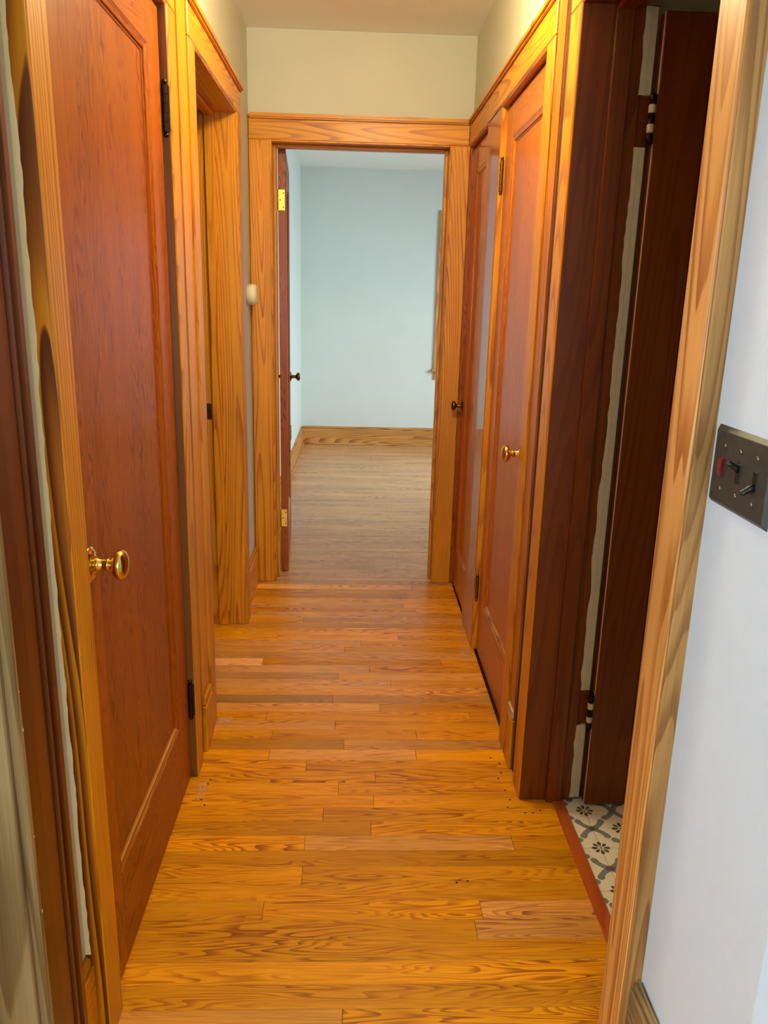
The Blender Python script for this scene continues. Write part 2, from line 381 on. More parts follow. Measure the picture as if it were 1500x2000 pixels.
# old carpet nail holes along the edges
nh = lathe_mesh('nail_hole', [(.0030, 0), (.0030, .0006)], n=8, smooth=False); nh.materials.append(M['hole'])
for (x, y) in ((.468, 1.985), (.462, 2.03), (.452, 2.09), (.466, 2.12), (.470, 2.17), (.447, 2.20), (.500, 1.925), (.522, 1.925), (.545, 1.935), (.455, 1.95), (.300, 1.655), (.272, 1.650),
               (-.418, 1.985), (-.425, 2.045), (-.412, 2.06), (-.404, 1.96), (-.408, 2.08), (.425, 1.205), (.43, 1.185), (-.37, 1.17), (-.36, 1.145), (-.30, 1.19)):
    o = bpy.data.objects.new('nail_hole', nh); COL.objects.link(o); o.parent = floor; o.location = (x, y, 0.0)

# pale plaster dust left on the boards beside the left opening
md, ntd, bd = new_mat('plaster_dust'); bd.inputs['Base Color'].default_value = lin((232, 206, 170)); bd.inputs['Roughness'].default_value = .9
tcd = nd(ntd, 'ShaderNodeTexCoord'); nzd = nd(ntd, 'ShaderNodeTexNoise'); nzd.inputs['Scale'].default_value = 60; nzd.inputs['Detail'].default_value = 4
ntd.links.new(tcd.outputs['Object'], nzd.inputs['Vector'])
mrd = nd(ntd, 'ShaderNodeMapRange'); mrd.inputs[1].default_value = .35; mrd.inputs[2].default_value = .7; mrd.inputs[3].default_value = .05; mrd.inputs[4].default_value = .5
ntd.links.new(nzd.outputs['Fac'], mrd.inputs[0]); ntd.links.new(mrd.outputs[0], bd.inputs['Alpha'])
def smudge(cx, cy_, rx, ry, seed):
    rr = random.Random(seed); n = 18
    pts = [(rx*math.cos(2*math.pi*i/n)*rr.uniform(.75, 1.1), ry*math.sin(2*math.pi*i/n)*rr.uniform(.75, 1.1)) for i in range(n)]
    me = bpy.data.meshes.new('dust_smudge'); me.from_pydata([(p[0], p[1], .0) for p in pts]+[(p[0]*.9, p[1]*.9, .0004) for p in pts], [], [(i, (i+1) % n, n+(i+1) % n, n+i) for i in range(n)]+[tuple(range(n, 2*n))]); me.update()
    link('dust_smudge', me, md, floor, (cx, cy_, .0004))
smudge(-.420, 2.425, .026, .030, 1); smudge(-.425, 2.03, .012, .055, 2); smudge(.466, 2.98, .02, .03, 3); smudge(-.46, 3.225, .05, .010, 4)

# ------------------------------------------------------------------ bathroom tiles
fb = tag(multibox('floor_bathroom', [((.62, .86, -.10), (2.2, 2.05, -.010))], M['grout']), 'cream patterned tile floor of the bathroom', 'floor', kind='structure')
TS = .158; TX0, TY0 = .672, 1.778
tile_me = box_mesh('floor_tile', TS-.0012, TS-.0012, .010, .0008); tile_me.materials.append(M['tile'])
def print_mesh():
    vs, fs, mi = [], [], []
    def poly(pts, m_):
        b0 = len(vs); vs.extend([(p[0], p[1], 0) for p in pts]); fs.append(tuple(range(b0, b0+len(pts)))); mi.append(m_)
    h = TS/2 - .0002
    def clip(pts):       # Sutherland-Hodgman against the tile square
        for ax, sg in ((0, 1), (0, -1), (1, 1), (1, -1)):
            out = []
            for i in range(len(pts)):
                a, b_ = pts[i-1], pts[i]
                ia, ib = sg*a[ax] <= h, sg*b_[ax] <= h
                if ia != ib:
                    t = (sg*h - a[ax])/(b_[ax]-a[ax]); out.append((a[0]+t*(b_[0]-a[0]), a[1]+t*(b_[1]-a[1])))
                if ib: out.append(b_)
            pts = out
            if not pts: return pts
        return pts
    def flower(cx, cy_):
        for k in range(8):
            a = k*math.pi/4; L_, w = (.0262, .0052) if k % 2 == 0 else (.0240, .0044)
            pts = []
            for (r, s) in ((.006, 0), (.010, .5), (.016, .95), (.0212, .9), (L_, 0), (.0212, -.9), (.016, -.95), (.010, -.5)):
                pts.append((cx+r*math.cos(a)-s*w*math.sin(a), cy_+r*math.sin(a)+s*w*math.cos(a)))
            p = clip(pts)
            if len(p) > 2: poly(p, 1)
        p = clip([(cx+.003*math.cos(i*math.pi/4), cy_+.003*math.sin(i*math.pi/4)) for i in range(8)])
        if len(p) > 2: poly(p, 1)
    def arms(cx, cy_, horiz):
        c = [(0, 0), (.010, .006), (.020, .0135), (.027, .022), (.0325, .0315), (.0375, .0385)]
        wd = [.0085, .0078, .0072, .0076, .0098, .0052]
        for sx in (1, -1):
            for sy_ in (1, -1):
                pl, pr = [], []
                for i, (x, y) in enumerate(c):
                    if not horiz: x, y = y, x
                    j0, j1 = c[max(i-1, 0)], c[min(i+1, len(c)-1)]
                    dx, dy = j1[0]-j0[0], j1[1]-j0[1]
                    if not horiz: dx, dy = dy, dx
                    n_ = math.hypot(dx, dy); nx, ny = -dy/n_, dx/n_
                    pl.append((cx+sx*(x+nx*wd[i]), cy_+sy_*(y+ny*wd[i]))); pr.append((cx+sx*(x-nx*wd[i]), cy_+sy_*(y-ny*wd[i])))
                for i in range(len(c)-1):
                    p = clip([pl[i], pl[i+1], pr[i+1], pr[i]])
                    if len(p) > 2: poly(p, 0)
    g = TS/2
    for cx, cy_ in ((0, 0), (g, g), (-g, g), (g, -g), (-g, -g)): flower(cx, cy_)
    for cx, cy_ in ((g, 0), (-g, 0)): arms(cx, cy_, True)
    for cx, cy_ in ((0, g), (0, -g)): arms(cx, cy_, False)
    me = bpy.data.meshes.new('printed_pattern'); me.from_pydata(vs, [], fs)
    me.materials.append(M['tgrey']); me.materials.append(M['tdark'])
    for p, m_ in zip(me.polygons, mi): p.material_index = m_
    bm = bmesh.new(); bm.from_mesh(me)
    for f in bm.faces:
        f.normal_update()
        if f.normal.z < 0: f.normal_flip()
    bm.to_mesh(me); bm.free()
    return me
pat = print_mesh()
for i in range(0, 5):
    for j in range(-6, 2):
        x, y = TX0+(i+.5-1)*TS+TS*0, TY0+(j+.5)*TS
        if x-TS/2 < .50 or y < .9: continue
        o = bpy.data.objects.new('floor_tile', tile_me); COL.objects.link(o); o.parent = fb; o.location = (x, y, -.006)
        p = bpy.data.objects.new('printed_pattern', pat); COL.objects.link(p); p.parent = o; p.location = (0, 0, .00515)
tag(board('trim_31', (.588, 1.20, -.012), (.622, 2.0, .007), wood('redthr', 'Y'), bev=.004), 'reddish wooden threshold strip between oak floor and bathroom tiles', 'threshold', kind='structure')

# ------------------------------------------------------------------ casings and jambs
n_trim = [0]
def trim(loc, label, cat='door casing'):
    n_trim[0] += 1
    return root('trim_%d' % n_trim[0], loc, label, cat, kind='structure')

def cap_board(name, lo, hi, mat, parent):
    return board(name, lo, hi, mat, parent, bev=.006, seg=2)

# nearest left opening: dark casing with a moulded back band, worn jamb
T = trim((XL, .99, 0), 'dark brown casing of the nearest left opening with worn grey jamb')
dk = wood('dark', 'Z')
board('side_casing', (XL-.002, .995, 0), (XLC-.004, 1.092, ZH+.08), dk, T, .003)
board('back_band', (XL-.002, 1.092, 0), (XLC+.002, 1.118, ZH+.10), dk, T, .006, 2)
board('casing_bead', (XLC-.006, 1.074, 0), (XLC, 1.086, ZH+.08), dk, T, .003, 2)
board('jamb', (WT, .975, 0), (XLC-.018, 1.0, ZH+.02), wood('worn', 'Z'), T, .002)
board('jamb_edge', (XLC-.020, .984, 0), (XLC-.004, 1.0, ZH+.02), wood('worn', 'Z'), T, .003)
board('door_stop', (-.56, .962, 0), (-.52, .976, ZH+.01), wood('worn', 'Z'), T, .003)
board('head_jamb', (WT, .18, ZH), (XLC-.018, .99, ZH+.02), wood('worn', 'Y'), T)
board('side_casing', (XL-.002, .09, 0), (XLC-.004, .185, ZH+.08), dk, T, .003)
board('jamb', (WT, .175, 0), (XLC-.018, .197, ZH+.02), wood('worn', 'Z'), T)
board('head_casing', (XL-.002, .09, ZH+.005), (XLC-.006, 1.118, ZH+.10), wood('dark', 'Y'), T, .003)
rc = random.Random(4)
def chip_mesh(s):
    pts = [(0, 0, 0), (s*.5, 0, s*1.1), (s*.2, .0005, s*2.4), (-s*.4, 0, s*1.3)]
    return pts
for (y, z, s) in ((.996, 1.02, .004), (.996, .86, .005), (.996, .80, .006), (.996, .72, .004), (.996, .63, .005), (.996, .50, .006), (.996, .40, .004), (.996, .92, .003)):
    me = bpy.data.meshes.new('paint_chip')
    v = [Vector(p) for p in chip_mesh(s)]
    me.from_pydata([(p.x, p.y-.0006, p.z) for p in v]+[(p.x, p.y+.001, p.z) for p in v], [], [(0, 1, 2, 3), (7, 6, 5, 4), (0, 4, 5, 1), (1, 5, 6, 2), (2, 6, 7, 3), (3, 7, 4, 0)])
    link('paint_chip', me, M['chip'], T, Vector((XLC-.006, y-.0005, z)) - T.location)

# door 1 casing (left closed door)
T = trim((XL, 1.30, 0), 'varnished pine casing around the closed left door')
board('side_casing', (XL-.002, 1.220, 0), (XLC, 1.298, ZH), pz, T, .003)
board('edge_strip', (XL-.003, 1.214, 0), (XLC-.001, 1.2205, ZH), wood('marble', 'Z'), T, .002)
board('side_casing', (XL-.002, 2.098, 0), (XLC, 2.177, ZH), pz, T, .003)
board('head_casing', (XL-.002, 1.209, ZH), (XLC+.001, 2.177, ZCASE), py_, T, .003)
cap_board('cap', (XL-.002, 1.20, ZCASE), (XLC+.013, 2.186, ZCAP), py_, T)
board('jamb', (WT, 1.280, 0), (XLC-.003, 1.300, ZH+.015), wood('umber', 'Z'), T)
board('jamb', (WT, 2.096, 0), (XLC-.003, 2.116, ZH+.015), wood('umber', 'Z'), T)
board('head_jamb', (WT, 1.300, ZH-.004), (XLC-.003, 2.096, ZH+.015), py_, T)

# filler panel between door 1 and opening 2 (see below)
T = trim((XL, 2.2, 0), 'narrow pine filler panel between left door and left opening', 'wood panel')
board('filler_board', (XL-.004, 2.230, 0), (XLC-.007, 2.344, ZCAP+.02), pz, T, .004, 2)
board('recess_shade', (XL-.012, 2.170, 0), (XLC-.012, 2.235, ZCAP+.02), M['gap'], T, .001)  # dark strip: shade of the groove put into its colour
board('baseboard_block', (XLC-.012, 2.230, 0), (XLC+.004, 2.338, .155), pz, T, .003)
board('block_cap', (XLC-.012, 2.230, .155), (XLC+.002, 2.338, .190), pz, T, .010, 2)
# opening 2
T = trim((XL, 2.43, 0), 'pine casing and deep jamb around the open left doorway')
board('side_casing', (XL-.002, 2.344, 0), (XLC, 2.427, ZH), pz, T, .003)
board('side_casing', (XL-.002, 3.237, 0), (XLC, 3.322, ZH), pz, T, .003)
board('head_casing', (XL-.002, 2.344, ZH), (XLC, 3.322, ZCASE), py_, T, .003)
cap_board('cap', (XL-.002, 2.340, ZCASE), (XLC+.013, 3.332, ZCAP), py_, T)
board('jamb', (WT+.003, 2.410, 0), (XLC-.004, 2.430, ZH+.015), pz, T)
board('jamb', (WT+.003, 3.235, 0), (XLC-.004, 3.255, ZH+.015), pz, T)
board('head_jamb', (WT+.003, 2.430, ZH-.004), (XLC-.004, 3.235, ZH+.016), py_, T)
board('door_stop', (-.570, 3.221, 0), (-.532, 3.236, ZH-.005), pz, T, .003)
board('door_stop', (-.570, 2.430, 0), (-.532, 2.444, ZH-.005), pz, T, .003)
board('head_stop', (-.570, 2.444, ZH-.018), (-.532, 3.221, ZH-.003), py_, T, .003)
board('strike_plate', (-.594, 3.2338, .895), (-.576, 3.2362, .960), M['bronze'], T, .0008)
board('strike_hole', (-.589, 3.2330, .915), (-.581, 3.2342, .938), M['hole'], T, .0004)
# end doorway
T = trim((0, YEC, 0), 'pine casing around the bedroom doorway at the hallway end')
board('side_casing', (XL+.002, YEC, 0), (-.384, YE+.002, ZH), pz, T, .003)
board('side_casing', (.412, YEC, 0), (XRC+.004, YE+.002, ZH), pz, T, .003)
board('corner_strip', (XRC+.004, YEC+.004, 0), (.56, YE+.002, ZH), wood('door', 'Z'), T, .002)
board('head_casing', (XL+.002, YEC, ZH), (XRC-.002, YE+.002, ZCASE), px_, T, .003)
cap_board('cap', (XL+.002, YEC-.013, ZCASE), (XRC-.002, YE+.002, ZCAP), px_, T)
board('jamb', (-.400, YEC+.003, 0), (-.376, 3.935, ZH+.015), pz, T)
board('jamb', (.405, YEC+.003, 0), (.428, 3.935, ZH+.015), pz, T)
board('head_jamb', (-.376, YEC+.003, ZH-.006), (.405, 3.935, ZH+.014), px_, T)
board('door_stop', (-.377, 3.845, 0), (-.363, 3.885, ZH-.006), pz, T, .003)
board('door_stop', (.392, 3.845, 0), (.406, 3.885, ZH-.006), pz, T, .003)
board('head_stop', (-.363, 3.845, ZH-.020), (.392, 3.885, ZH-.005), px_, T, .003)
board('bedroom_casing', (-.49, 3.935, 0), (-.400, 3.952, ZCASE), pz, T, .003)
board('bedroom_casing', (.428, 3.935, 0), (.515, 3.952, ZCASE), pz, T, .003)
board('bedroom_head_casing', (-.400, 3.935, ZH+.012), (.428, 3.952, ZCASE), px_, T, .003)

# right wall: mullion between closet doors, continuous head
T = trim((XR, 3.15, 0), 'wide glossy pine board between the two right closet doors')
board('wide_board', (XRC+.005, 3.004, 0), (XR+.02, 3.297, ZH), wood('gloss', 'Z'), T, .003)
board('jamb', (XRC+.007, 3.000, 0), (.600, 3.022, ZH), pz, T)
board('jamb', (XRC+.007, 3.280, 0), (.600, 3.300, ZH), pz, T)
T = trim((XR, 2.27, 0), 'pine casing and long head board over right closet doors')
board('head_casing', (XRC, 2.224, ZH), (XR+.01, YEC+.001, ZCASE), py_, T, .003)
cap_board('cap', (XRC-.013, 2.224, ZCASE), (XR+.01, YEC-.012, ZCAP), py_, T)
board('side_casing', (XRC, 2.224, 0), (XR+.012, 2.310, ZH), pz, T, .003)
board('jamb', (XRC+.004, 2.292, 0), (.600, 2.312, ZH), pz, T)
board('head_jamb', (XRC+.004, 2.312, ZH-.004), (.600, 3.000, ZH+.012), py_, T)
board('head_jamb', (XRC+.004, 3.300, ZH-.004), (.600, YE, ZH+.012), py_, T)
T = trim((XR, 2.15, 0), 'narrow pine filler panel between closet door and bathroom doorway', 'wood panel')
board('filler_board', (XRC+.006, 2.138, 0), (XR+.01, 2.224, ZCAP+.03), wood('dim', 'Z'), T, .004, 2)
board('recess_shade', (XRC+.011, 2.07, 0), (XR+.012, 2.145, ZCAP+.03), M['gap'], T, .001)  # groove shade painted as a dark backing here too
board('baseboard_block', (XRC-.001, 2.138, 0), (XRC+.010, 2.212, .165), pz, T, .003)
board('block_cap', (XRC, 2.138, .165), (XRC+.010, 2.212, .198), M['plaster'], T, .008, 2)
# bathroom doorway
T = trim((XR, 1.60, 0), 'pine casing and deep dark jamb of the bathroom doorway')
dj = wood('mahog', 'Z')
board('side_casing', (XRC+.001, 1.988, 0), (XR+.004, 2.077, ZH), pz, T, .003)
board('head_casing', (XRC+.001, 1.125, ZH), (XR+.004, 2.077, ZCASE+.03), py_, T, .003)
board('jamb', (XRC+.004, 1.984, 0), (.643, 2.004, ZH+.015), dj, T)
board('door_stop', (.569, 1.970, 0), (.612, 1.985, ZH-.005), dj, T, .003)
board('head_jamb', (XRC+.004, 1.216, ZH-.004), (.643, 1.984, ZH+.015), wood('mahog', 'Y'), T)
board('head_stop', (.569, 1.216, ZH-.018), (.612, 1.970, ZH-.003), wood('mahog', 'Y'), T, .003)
board('jamb', (XRC+.004, 1.196, 0), (.643, 1.216, ZH+.015), dj, T)
pl_ = wood('pale', 'Z')
board('jamb_back', (.643, 1.992, 0), (.672, 2.046, ZH), dj, T, .001)
board('side_casing', (XRC, 1.126, 0), (XRN+.002, 1.215, ZH), pl_, T, .003)
board('edge_strip', (XRC+.003, 1.119, 0), (XRN+.002, 1.127, ZH), wood('paleworn', 'Z'), T, .002)
# ragged white paint on the jamb edge by the hinges
def ragged(name, x0, x1, y, z0, z1, amp, mat, parent, th=.0015, n=70, seed=1):
    rr = random.Random(seed); vs = []; fs = []
    off = 0.0
    for i in range(n+1):
        z = z0+(z1-z0)*i/n; off = .6*off + rr.uniform(-amp, amp)
        for yy in (y, y+th): vs += [(x0+off, yy, z), (x1, yy, z)]
    for i in range(n):
        a = 4*i; b_ = 4*(i+1)
        fs += [(a, a+1, b_+1, b_), (a+2, b_+2, b_+3, a+3), (a, b_, b_+2, a+2), (a+1, a+3, b_+3, b_+1)]
    fs += [(0, 2, 3, 1), (4*n, 4*n+1, 4*n+3, 4*n+2)]
    me = bpy.data.meshes.new(name); me.from_pydata([Vector(v)-parent.location for v in vs], [], fs); me.update()
    return link(name, me, mat, parent)
for (z0, z1, sd) in ((.01, .245, 1), (.352, 1.745, 2), (1.855, 2.035, 3)):
    ragged('old_paint_edge', .640, .652, 1.9825, z0, z1, .0022, M['caulk'], T, n=max(8, int((z1-z0)*55)), seed=sd)
    board('painted_edge', (.652, 1.9835, z0), (.668, 1.9995, z1), M['caulk'], T, .001)

# cream wall paint slopped raggedly over the casing edge beside the nearest opening
LT = [o_ for o_ in bpy.data.objects if o_.name == 'trim_2'][0]
rr = random.Random(9); vs, fs, w_ = [], [], .010; n = 120
for i in range(n+1):
    z = .216+(ZH-.216)*i/n; w_ = min(.016, max(.006, w_+rr.uniform(-.0016, .0016)))
    for yy in (1.2128, 1.2150): vs += [(XL-.001, yy, z), (XL+w_, yy, z)]
for i in range(n):
    a, b_ = 4*i, 4*(i+1)
    fs += [(a, a+1, b_+1, b_), (a+2, b_+2, b_+3, a+3), (a, b_, b_+2, a+2), (a+1, a+3, b_+3, b_+1)]
fs += [(0, 2, 3, 1), (4*n, 4*n+1, 4*n+3, 4*n+2)]
me = bpy.data.meshes.new('ragged_wall_paint'); me.from_pydata([Vector(v)-LT.location for v in vs], [], fs); me.update()
link('ragged_wall_paint', me, plain('cream_trim_paint', (255, 244, 196), .5, noise=.04, nscale=40, bump=.2), LT)

# ------------------------------------------------------------------ doors
def sticking(name, p0, p1, inward, depth_dir, w, d, mat, parent):
    """panel moulding: a sloped strip with a step, from p0 to p1, w towards the panel, d into the door"""
    p0, p1, iv, dv = Vector(p0), Vector(p1), Vector(inward), Vector(depth_dir)
    ax = (p1-p0).normalized(); L_ = (p1-p0).length
    prof = [(0, 0.0005), (0.35*w, 0.0035), (0.42*w, .35*d), (0.72*w, .5*d), (.8*w, .85*d), (w, .95*d), (w, d+.001), (0, d+.001)]
    n = len(prof); vs = []
    for (u_, v_) in prof: vs.append(iv*u_ + dv*v_ + ax*u_)
    for (u_, v_) in prof: vs.append(iv*u_ + dv*v_ + ax*(L_-u_))
    fs = [(i, (i+1) % n, n+(i+1) % n, n+i) for i in range(n)] + [tuple(range(n-1, -1, -1)), tuple(range(n, 2*n))]
    me = bpy.data.meshes.new(name); me.from_pydata(vs, [], fs); me.update()
    bm = bmesh.new(); bm.from_mesh(me); bmesh.ops.recalc_face_normals(bm, faces=bm.faces); bm.to_mesh(me); bm.free()
    return link(name, me, mat, parent, p0)

KNOB = [(.010, 0), (.010, .004), (.0105, .006), (.0150, .009), (.0225, .013), (.0272, .019), (.0280, .024), (.0262, .029), (.0215, .033), (.0140, .0355), (.006, .0365), (.001, .0367)]
ROSE = [(.0330, 0), (.0330, .002), (.0315, .004), (.0285, .0045), (.0275, .0070), (.0240, .0085), (.0165, .0095), (.0150, .012)]
SHANK = [(.0125, 0), (.0125, .006), (.0105, .008), (.0105, .022), (.0120, .025)]
def knob(door, x, z, side, mat, t, scale=1.0):
    ax = (0, side, 0); y0 = 0 if side > 0 else -t
    k = link('knob', lathe_mesh('knob', [(r*scale, h*scale) for r, h in KNOB], ax, 32), mat, door, (x, y0+side*.032*scale, z))
    r_ = link('rose', lathe_mesh('rose', [(r*scale, h*scale) for r, h in ROSE], ax, 32), mat, k, (0, -side*.032*scale, 0))
    link('shank', lathe_mesh('shank', [(r*scale, h*scale) for r, h in SHANK], ax, 24), mat, k, (0, -side*.022*scale, 0))
    return k

def hinge_knuckle(door, x, y, z0, z1, mat, r=.0075):
    n = 5; L_ = z1-z0; prof = [(.002, -.014), (r*.75, -.012), (r*.9, -.008), (r*.55, -.003), (r, -.002)]
    for i in range(n):
        a, b_ = i*L_/n, (i+1)*L_/n
        prof += [(r, a+.0008), (r, b_-.0010), (r*.86, b_-.0006), (r*.86, b_+.0004)]
    prof += [(r, L_+.002), (r*.55, L_+.003), (r*.9, L_+.008), (r*.75, L_+.012), (.002, L_+.014)]
    return link('hinge', lathe_mesh('hinge', prof, (0, 0, 1), 16, False), mat, door, (x, y, z0))

def make_door(name, loc, rz, w, label, stile=.115, top=.105, bot=.225, h=2.028, t=.035, hinge_x='0', knob_z=.92, knob_mat='brass', back_knob=False, wk='door', hinges=((.21, .31), (1.76, 1.86)), knuckles=True, hm='iron', kscale=1.0, knuckle_off=.006):
    d = root(name, loc, label, 'door', kind='structure', rz=rz)
    z0 = .005; z1 = h
    dz, dx = wood(wk, 'Z'), wood(wk, 'X')
    lbox('stile', (0, -t, z0), (stile, 0, z1), dz, d, .002); lbox('stile', (w-stile, -t, z0), (w, 0, z1), dz, d, .002)
    lbox('rail', (stile, -t, z0), (w-stile, 0, bot), dx, d, .001); lbox('rail', (stile, -t, z1-top+.0), (w-stile, 0, z1), dx, d, .001)
    lbox('panel', (stile-.008, -t+.011, bot-.008), (w-stile+.008, -.011, z1-top+.008), dz, d, 0)
    a, b_, c, e = stile, w-stile, bot, z1-top
    for yf, dv in ((0, -1), (-t, 1)):
        D = (0, dv, 0)
        sticking('panel_moulding', (a, yf, c), (b_, yf, c), (0, 0, 1), D, .020, .010, wood('lit_moulding', 'X') if wk.startswith('door') else dx, d)
        sticking('panel_moulding', (b_, yf, e), (a, yf, e), (0, 0, -1), D, .020, .010, dx, d)
        sticking('panel_moulding', (a, yf, e), (a, yf, c), (1, 0, 0), D, .020, .010, dz, d)
        sticking('panel_moulding', (b_, yf, c), (b_, yf, e), (-1, 0, 0), D, .020, .010, dz, d)
    hx = 0 if hinge_x == '0' else w; kx = w-.062 if hinge_x == '0' else .062
    k = knob(d, kx, knob_z, 1, M[knob_mat], t, kscale)
    if back_knob: knob(d, kx, knob_z, -1, M[knob_mat], t, kscale)
    if knuckles:
        for (ha, hb) in hinges: hinge_knuckle(d, hx - (.003 if hx == 0 else -.003), knuckle_off, ha, hb, M[hm])
    return d


D1X = -.468
M['hleaf'] = plain('bronze_hinge_leaf', (78, 54, 30), .4, metal=.85, noise=.25, nscale=70)
make_door('door_1', (D1X, 2.093, 0), -math.pi/2, .792, 'closed reddish-brown panel door on the left with shiny brass knob', knob_z=.922, hinges=((.205, .305), (1.765, 1.865)), hm='iron', knuckle_off=.008, hinge_x='0')
D1 = bpy.data.objects['door_1']
for za, zb in ((.205, .305), (1.765, 1.865)): lbox('hinge_leaf', (-.0045, .0005, za), (-.0022, .0195, zb), M['hleaf'], D1, .0005)
make_door('door_2', (.517, 2.313, 0), math.pi/2, .686, 'closed closet door on the right with bright brass knob near bathroom', knob_z=.942, hinge_x='w', hinges=((.225, .315), (1.765, 1.865)), hm='bronze', knuckle_off=.010, kscale=.95, wk='door_tan')
make_door('door_3', (.513, 3.302, 0), math.pi/2, .494, 'narrow closed closet door in the far right corner with dull knob', knob_z=.905, knob_mat='bronze', hinges=((.225, .315), (1.765, 1.865)), hm='bronze', stile=.095, knuckle_off=.006, kscale=.80, bot=.20, top=.10, wk='gloss')
# open bedroom door
d4 = make_door('door_4', (-.362, 3.922, 0), math.radians(93.4), .765, 'open bedroom door seen edge-on with brass hinges', knob_z=.935, knob_mat='bronze', back_knob=True, knuckles=False, kscale=.85)
for (za, zb) in ((1.765, 1.855), (.245, .335)):
    lf = lbox('hinge', (-.0015, -.030, za), (.0002, .001, zb), M['leaf'], d4, .0006)
    for sx, sz in ((-.010, .030), (.006, 0), (-.008, -.030)):
        link('screw', lathe_mesh('screw', [(.0032, 0), (.0032, .0004), (.001, .0005)], (-1, 0, 0), 10), M['hole'], lf, (-.0008, sx, sz))
    link('knuckle', lathe_mesh('knuckle', [(.006, -(zb-za)/2), (.006, (zb-za)/2)], (0, 0, 1), 14), M['bronze'], lf, (-.002, .020, 0))
# bathroom door, swung open into the dark bathroom: its face looks back along the hall
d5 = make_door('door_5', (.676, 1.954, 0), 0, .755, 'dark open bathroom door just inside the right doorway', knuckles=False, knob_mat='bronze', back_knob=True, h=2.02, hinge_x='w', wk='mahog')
d5.rotation_euler.z = math.pi; d5.location = (.676+.755, 1.957, 0)
lbox('painted_edge', (.7545, -.0065, .01), (.7562, -.0015, 2.02), M['caulk'], d5, .0004)
for (za, zb) in ((1.748, 1.852), (.248, .350)):
    hp = link('hinge', lathe_mesh('hinge', [(.0075, 0), (.0075, .020), (.0060, .0205), (.0060, .0230), (.0075, .0235), (.0075, .046), (.0060, .0465), (.0060, .055), (.0075, .0555), (.0075, .080), (.006, .0805), (.006, .083), (.0075, .0835), (.0075, zb-za)], (0, 0, 1), 14), M['iron'], d5, (.755+.012, .004, za))
    lbox('leaf', (-.004, -.030, 0), (-.0102, -.002, zb-za), M['iron'], hp, .0005)
    for zz in (.022, .062): link('paint_blob', lathe_mesh('paint_blob', [(.0066, 0), (.0082, .003), (.0082, .017), (.0066, .020)], (0, 0, 1), 12), M['caulk'], hp, (0, 0, zz))

# ------------------------------------------------------------------ baseboards
def baseboard(name, lo, hi, mat, label, cap=.022, axis='Y', face='+x'):
    d = root(name, (lo[0], lo[1], 0), label, 'baseboard', kind='structure')
    board('board', lo, (hi[0], hi[1], hi[2]-cap), mat, d, .002)
    ins = .005
    l2, h2 = list(lo), list(hi); l2[2] = hi[2]-cap
    if face == '+x': h2[0] -= ins
    elif face == '-x': l2[0] += ins
    elif face == '-y': l2[1] += ins
    board('cap_moulding', l2, h2, mat, d, .006, 2)
    return d
baseboard('baseboard_left', (XL-.001, 3.322, 0), (XL+.016, YEC, .192), py_, 'short pine baseboard left of the bedroom doorway')
baseboard('baseboard_left_near', (XL-.001, 1.118, 0), (XL+.014, 1.214, .215), py_, 'pine baseboard stub in the cream gap beside left door')
baseboard('baseboard_right_near', (XRN-.018, .795, 0), (XRN+.001, 1.120, .248), wood('worn', 'Y'), 'worn baseboard under the white wall with the switch plate', face='-x')
baseboard('baseboard_bedroom_far', (-.485, YF-.018, 0), (2.6, YF+.001, .175), wood('pale', 'X'), 'pine baseboard along the far bedroom wall', face='-y')
baseboard('baseboard_bedroom_left', (-.501, 3.952, 0), (-.484, YF, .175), wood('pale', 'Y'), 'pine baseboard along the left bedroom wall')
tag(board('trim_32', (-.485, YF-.030, 0), (2.6, YF-.017, .018), wood('pale', 'X'), bev=.004), 'thin shoe moulding under the far bedroom baseboard', 'moulding', kind='structure')
tag(board('trim_33', (-.485, 3.96, 0), (-.473, YF, .018), wood('pale', 'Y'), bev=.004), 'thin shoe moulding under the left bedroom baseboard', 'moulding', kind='structure')

# ------------------------------------------------------------------ windows
def window(name, label, axis, c0, c1, pos, z0, z1, outer, inner_dir):
    """axis 'x': opening runs along x at wall face y=pos; 'y': runs along y at wall face x=pos"""
    mid = (c0+c1)/2
    r_ = root(name, (mid, pos, 0) if axis == 'x' else (pos, mid, 0), label, 'window', kind='structure')
    s = inner_dir
    def bx(nm, a0, a1, d0, d1, zz0, zz1, mat, bev=.002, par=None):
        d0, d1 = min(d0, d1), max(d0, d1)
        if axis == 'x': lo, hi = (a0, d0, zz0), (a1, d1, zz1)
        else: lo, hi = (d0, a0, zz0), (d1, a1, zz1)
        return board(nm, lo, hi, mat, r_, bev)
    hm = wood('pale', axis.upper()); pz = wood('pale', 'Z')
    bx('side_casing', c0-.085, c0, pos, pos+s*.020, z0-.02, z1, pz); bx('side_casing', c1, c1+.085, pos, pos+s*.020, z0-.02, z1, pz)
    bx('head_casing', c0-.085, c1+.085, pos, pos+s*.020, z1, z1+.075, hm)
    bx('stool', c0-.105, c1+.105, pos-s*.10, pos+s*.045, z0-.026, z0, hm, .005)
    bx('apron', c0-.080, c1+.080, pos, pos+s*.016, z0-.100, z0-.026, hm)
    o0, o1 = pos-s*.05, pos-s*.085
    zm = (z0+z1)/2
    bx('frame', c0, c0+.05, o0, o1, z0, z1, pz); bx('frame', c1-.05, c1, o0, o1, z0, z1, pz)
    bx('frame', c0, c1, o0, o1, z0, z0+.06, hm); bx('frame', c0, c1, o0, o1, z1-.05, z1, hm); bx('meeting_rail', c0, c1, o0, o1, zm-.02, zm+.02, hm)
    bx('pane', c0+.05, c1-.05, pos-s*.066, pos-s*.070, z0+.06, zm-.02, M['glass'], 0); bx('pane', c0+.05, c1-.05, pos-s*.066, pos-s*.070, zm+.02, z1-.05, M['glass'], 0)
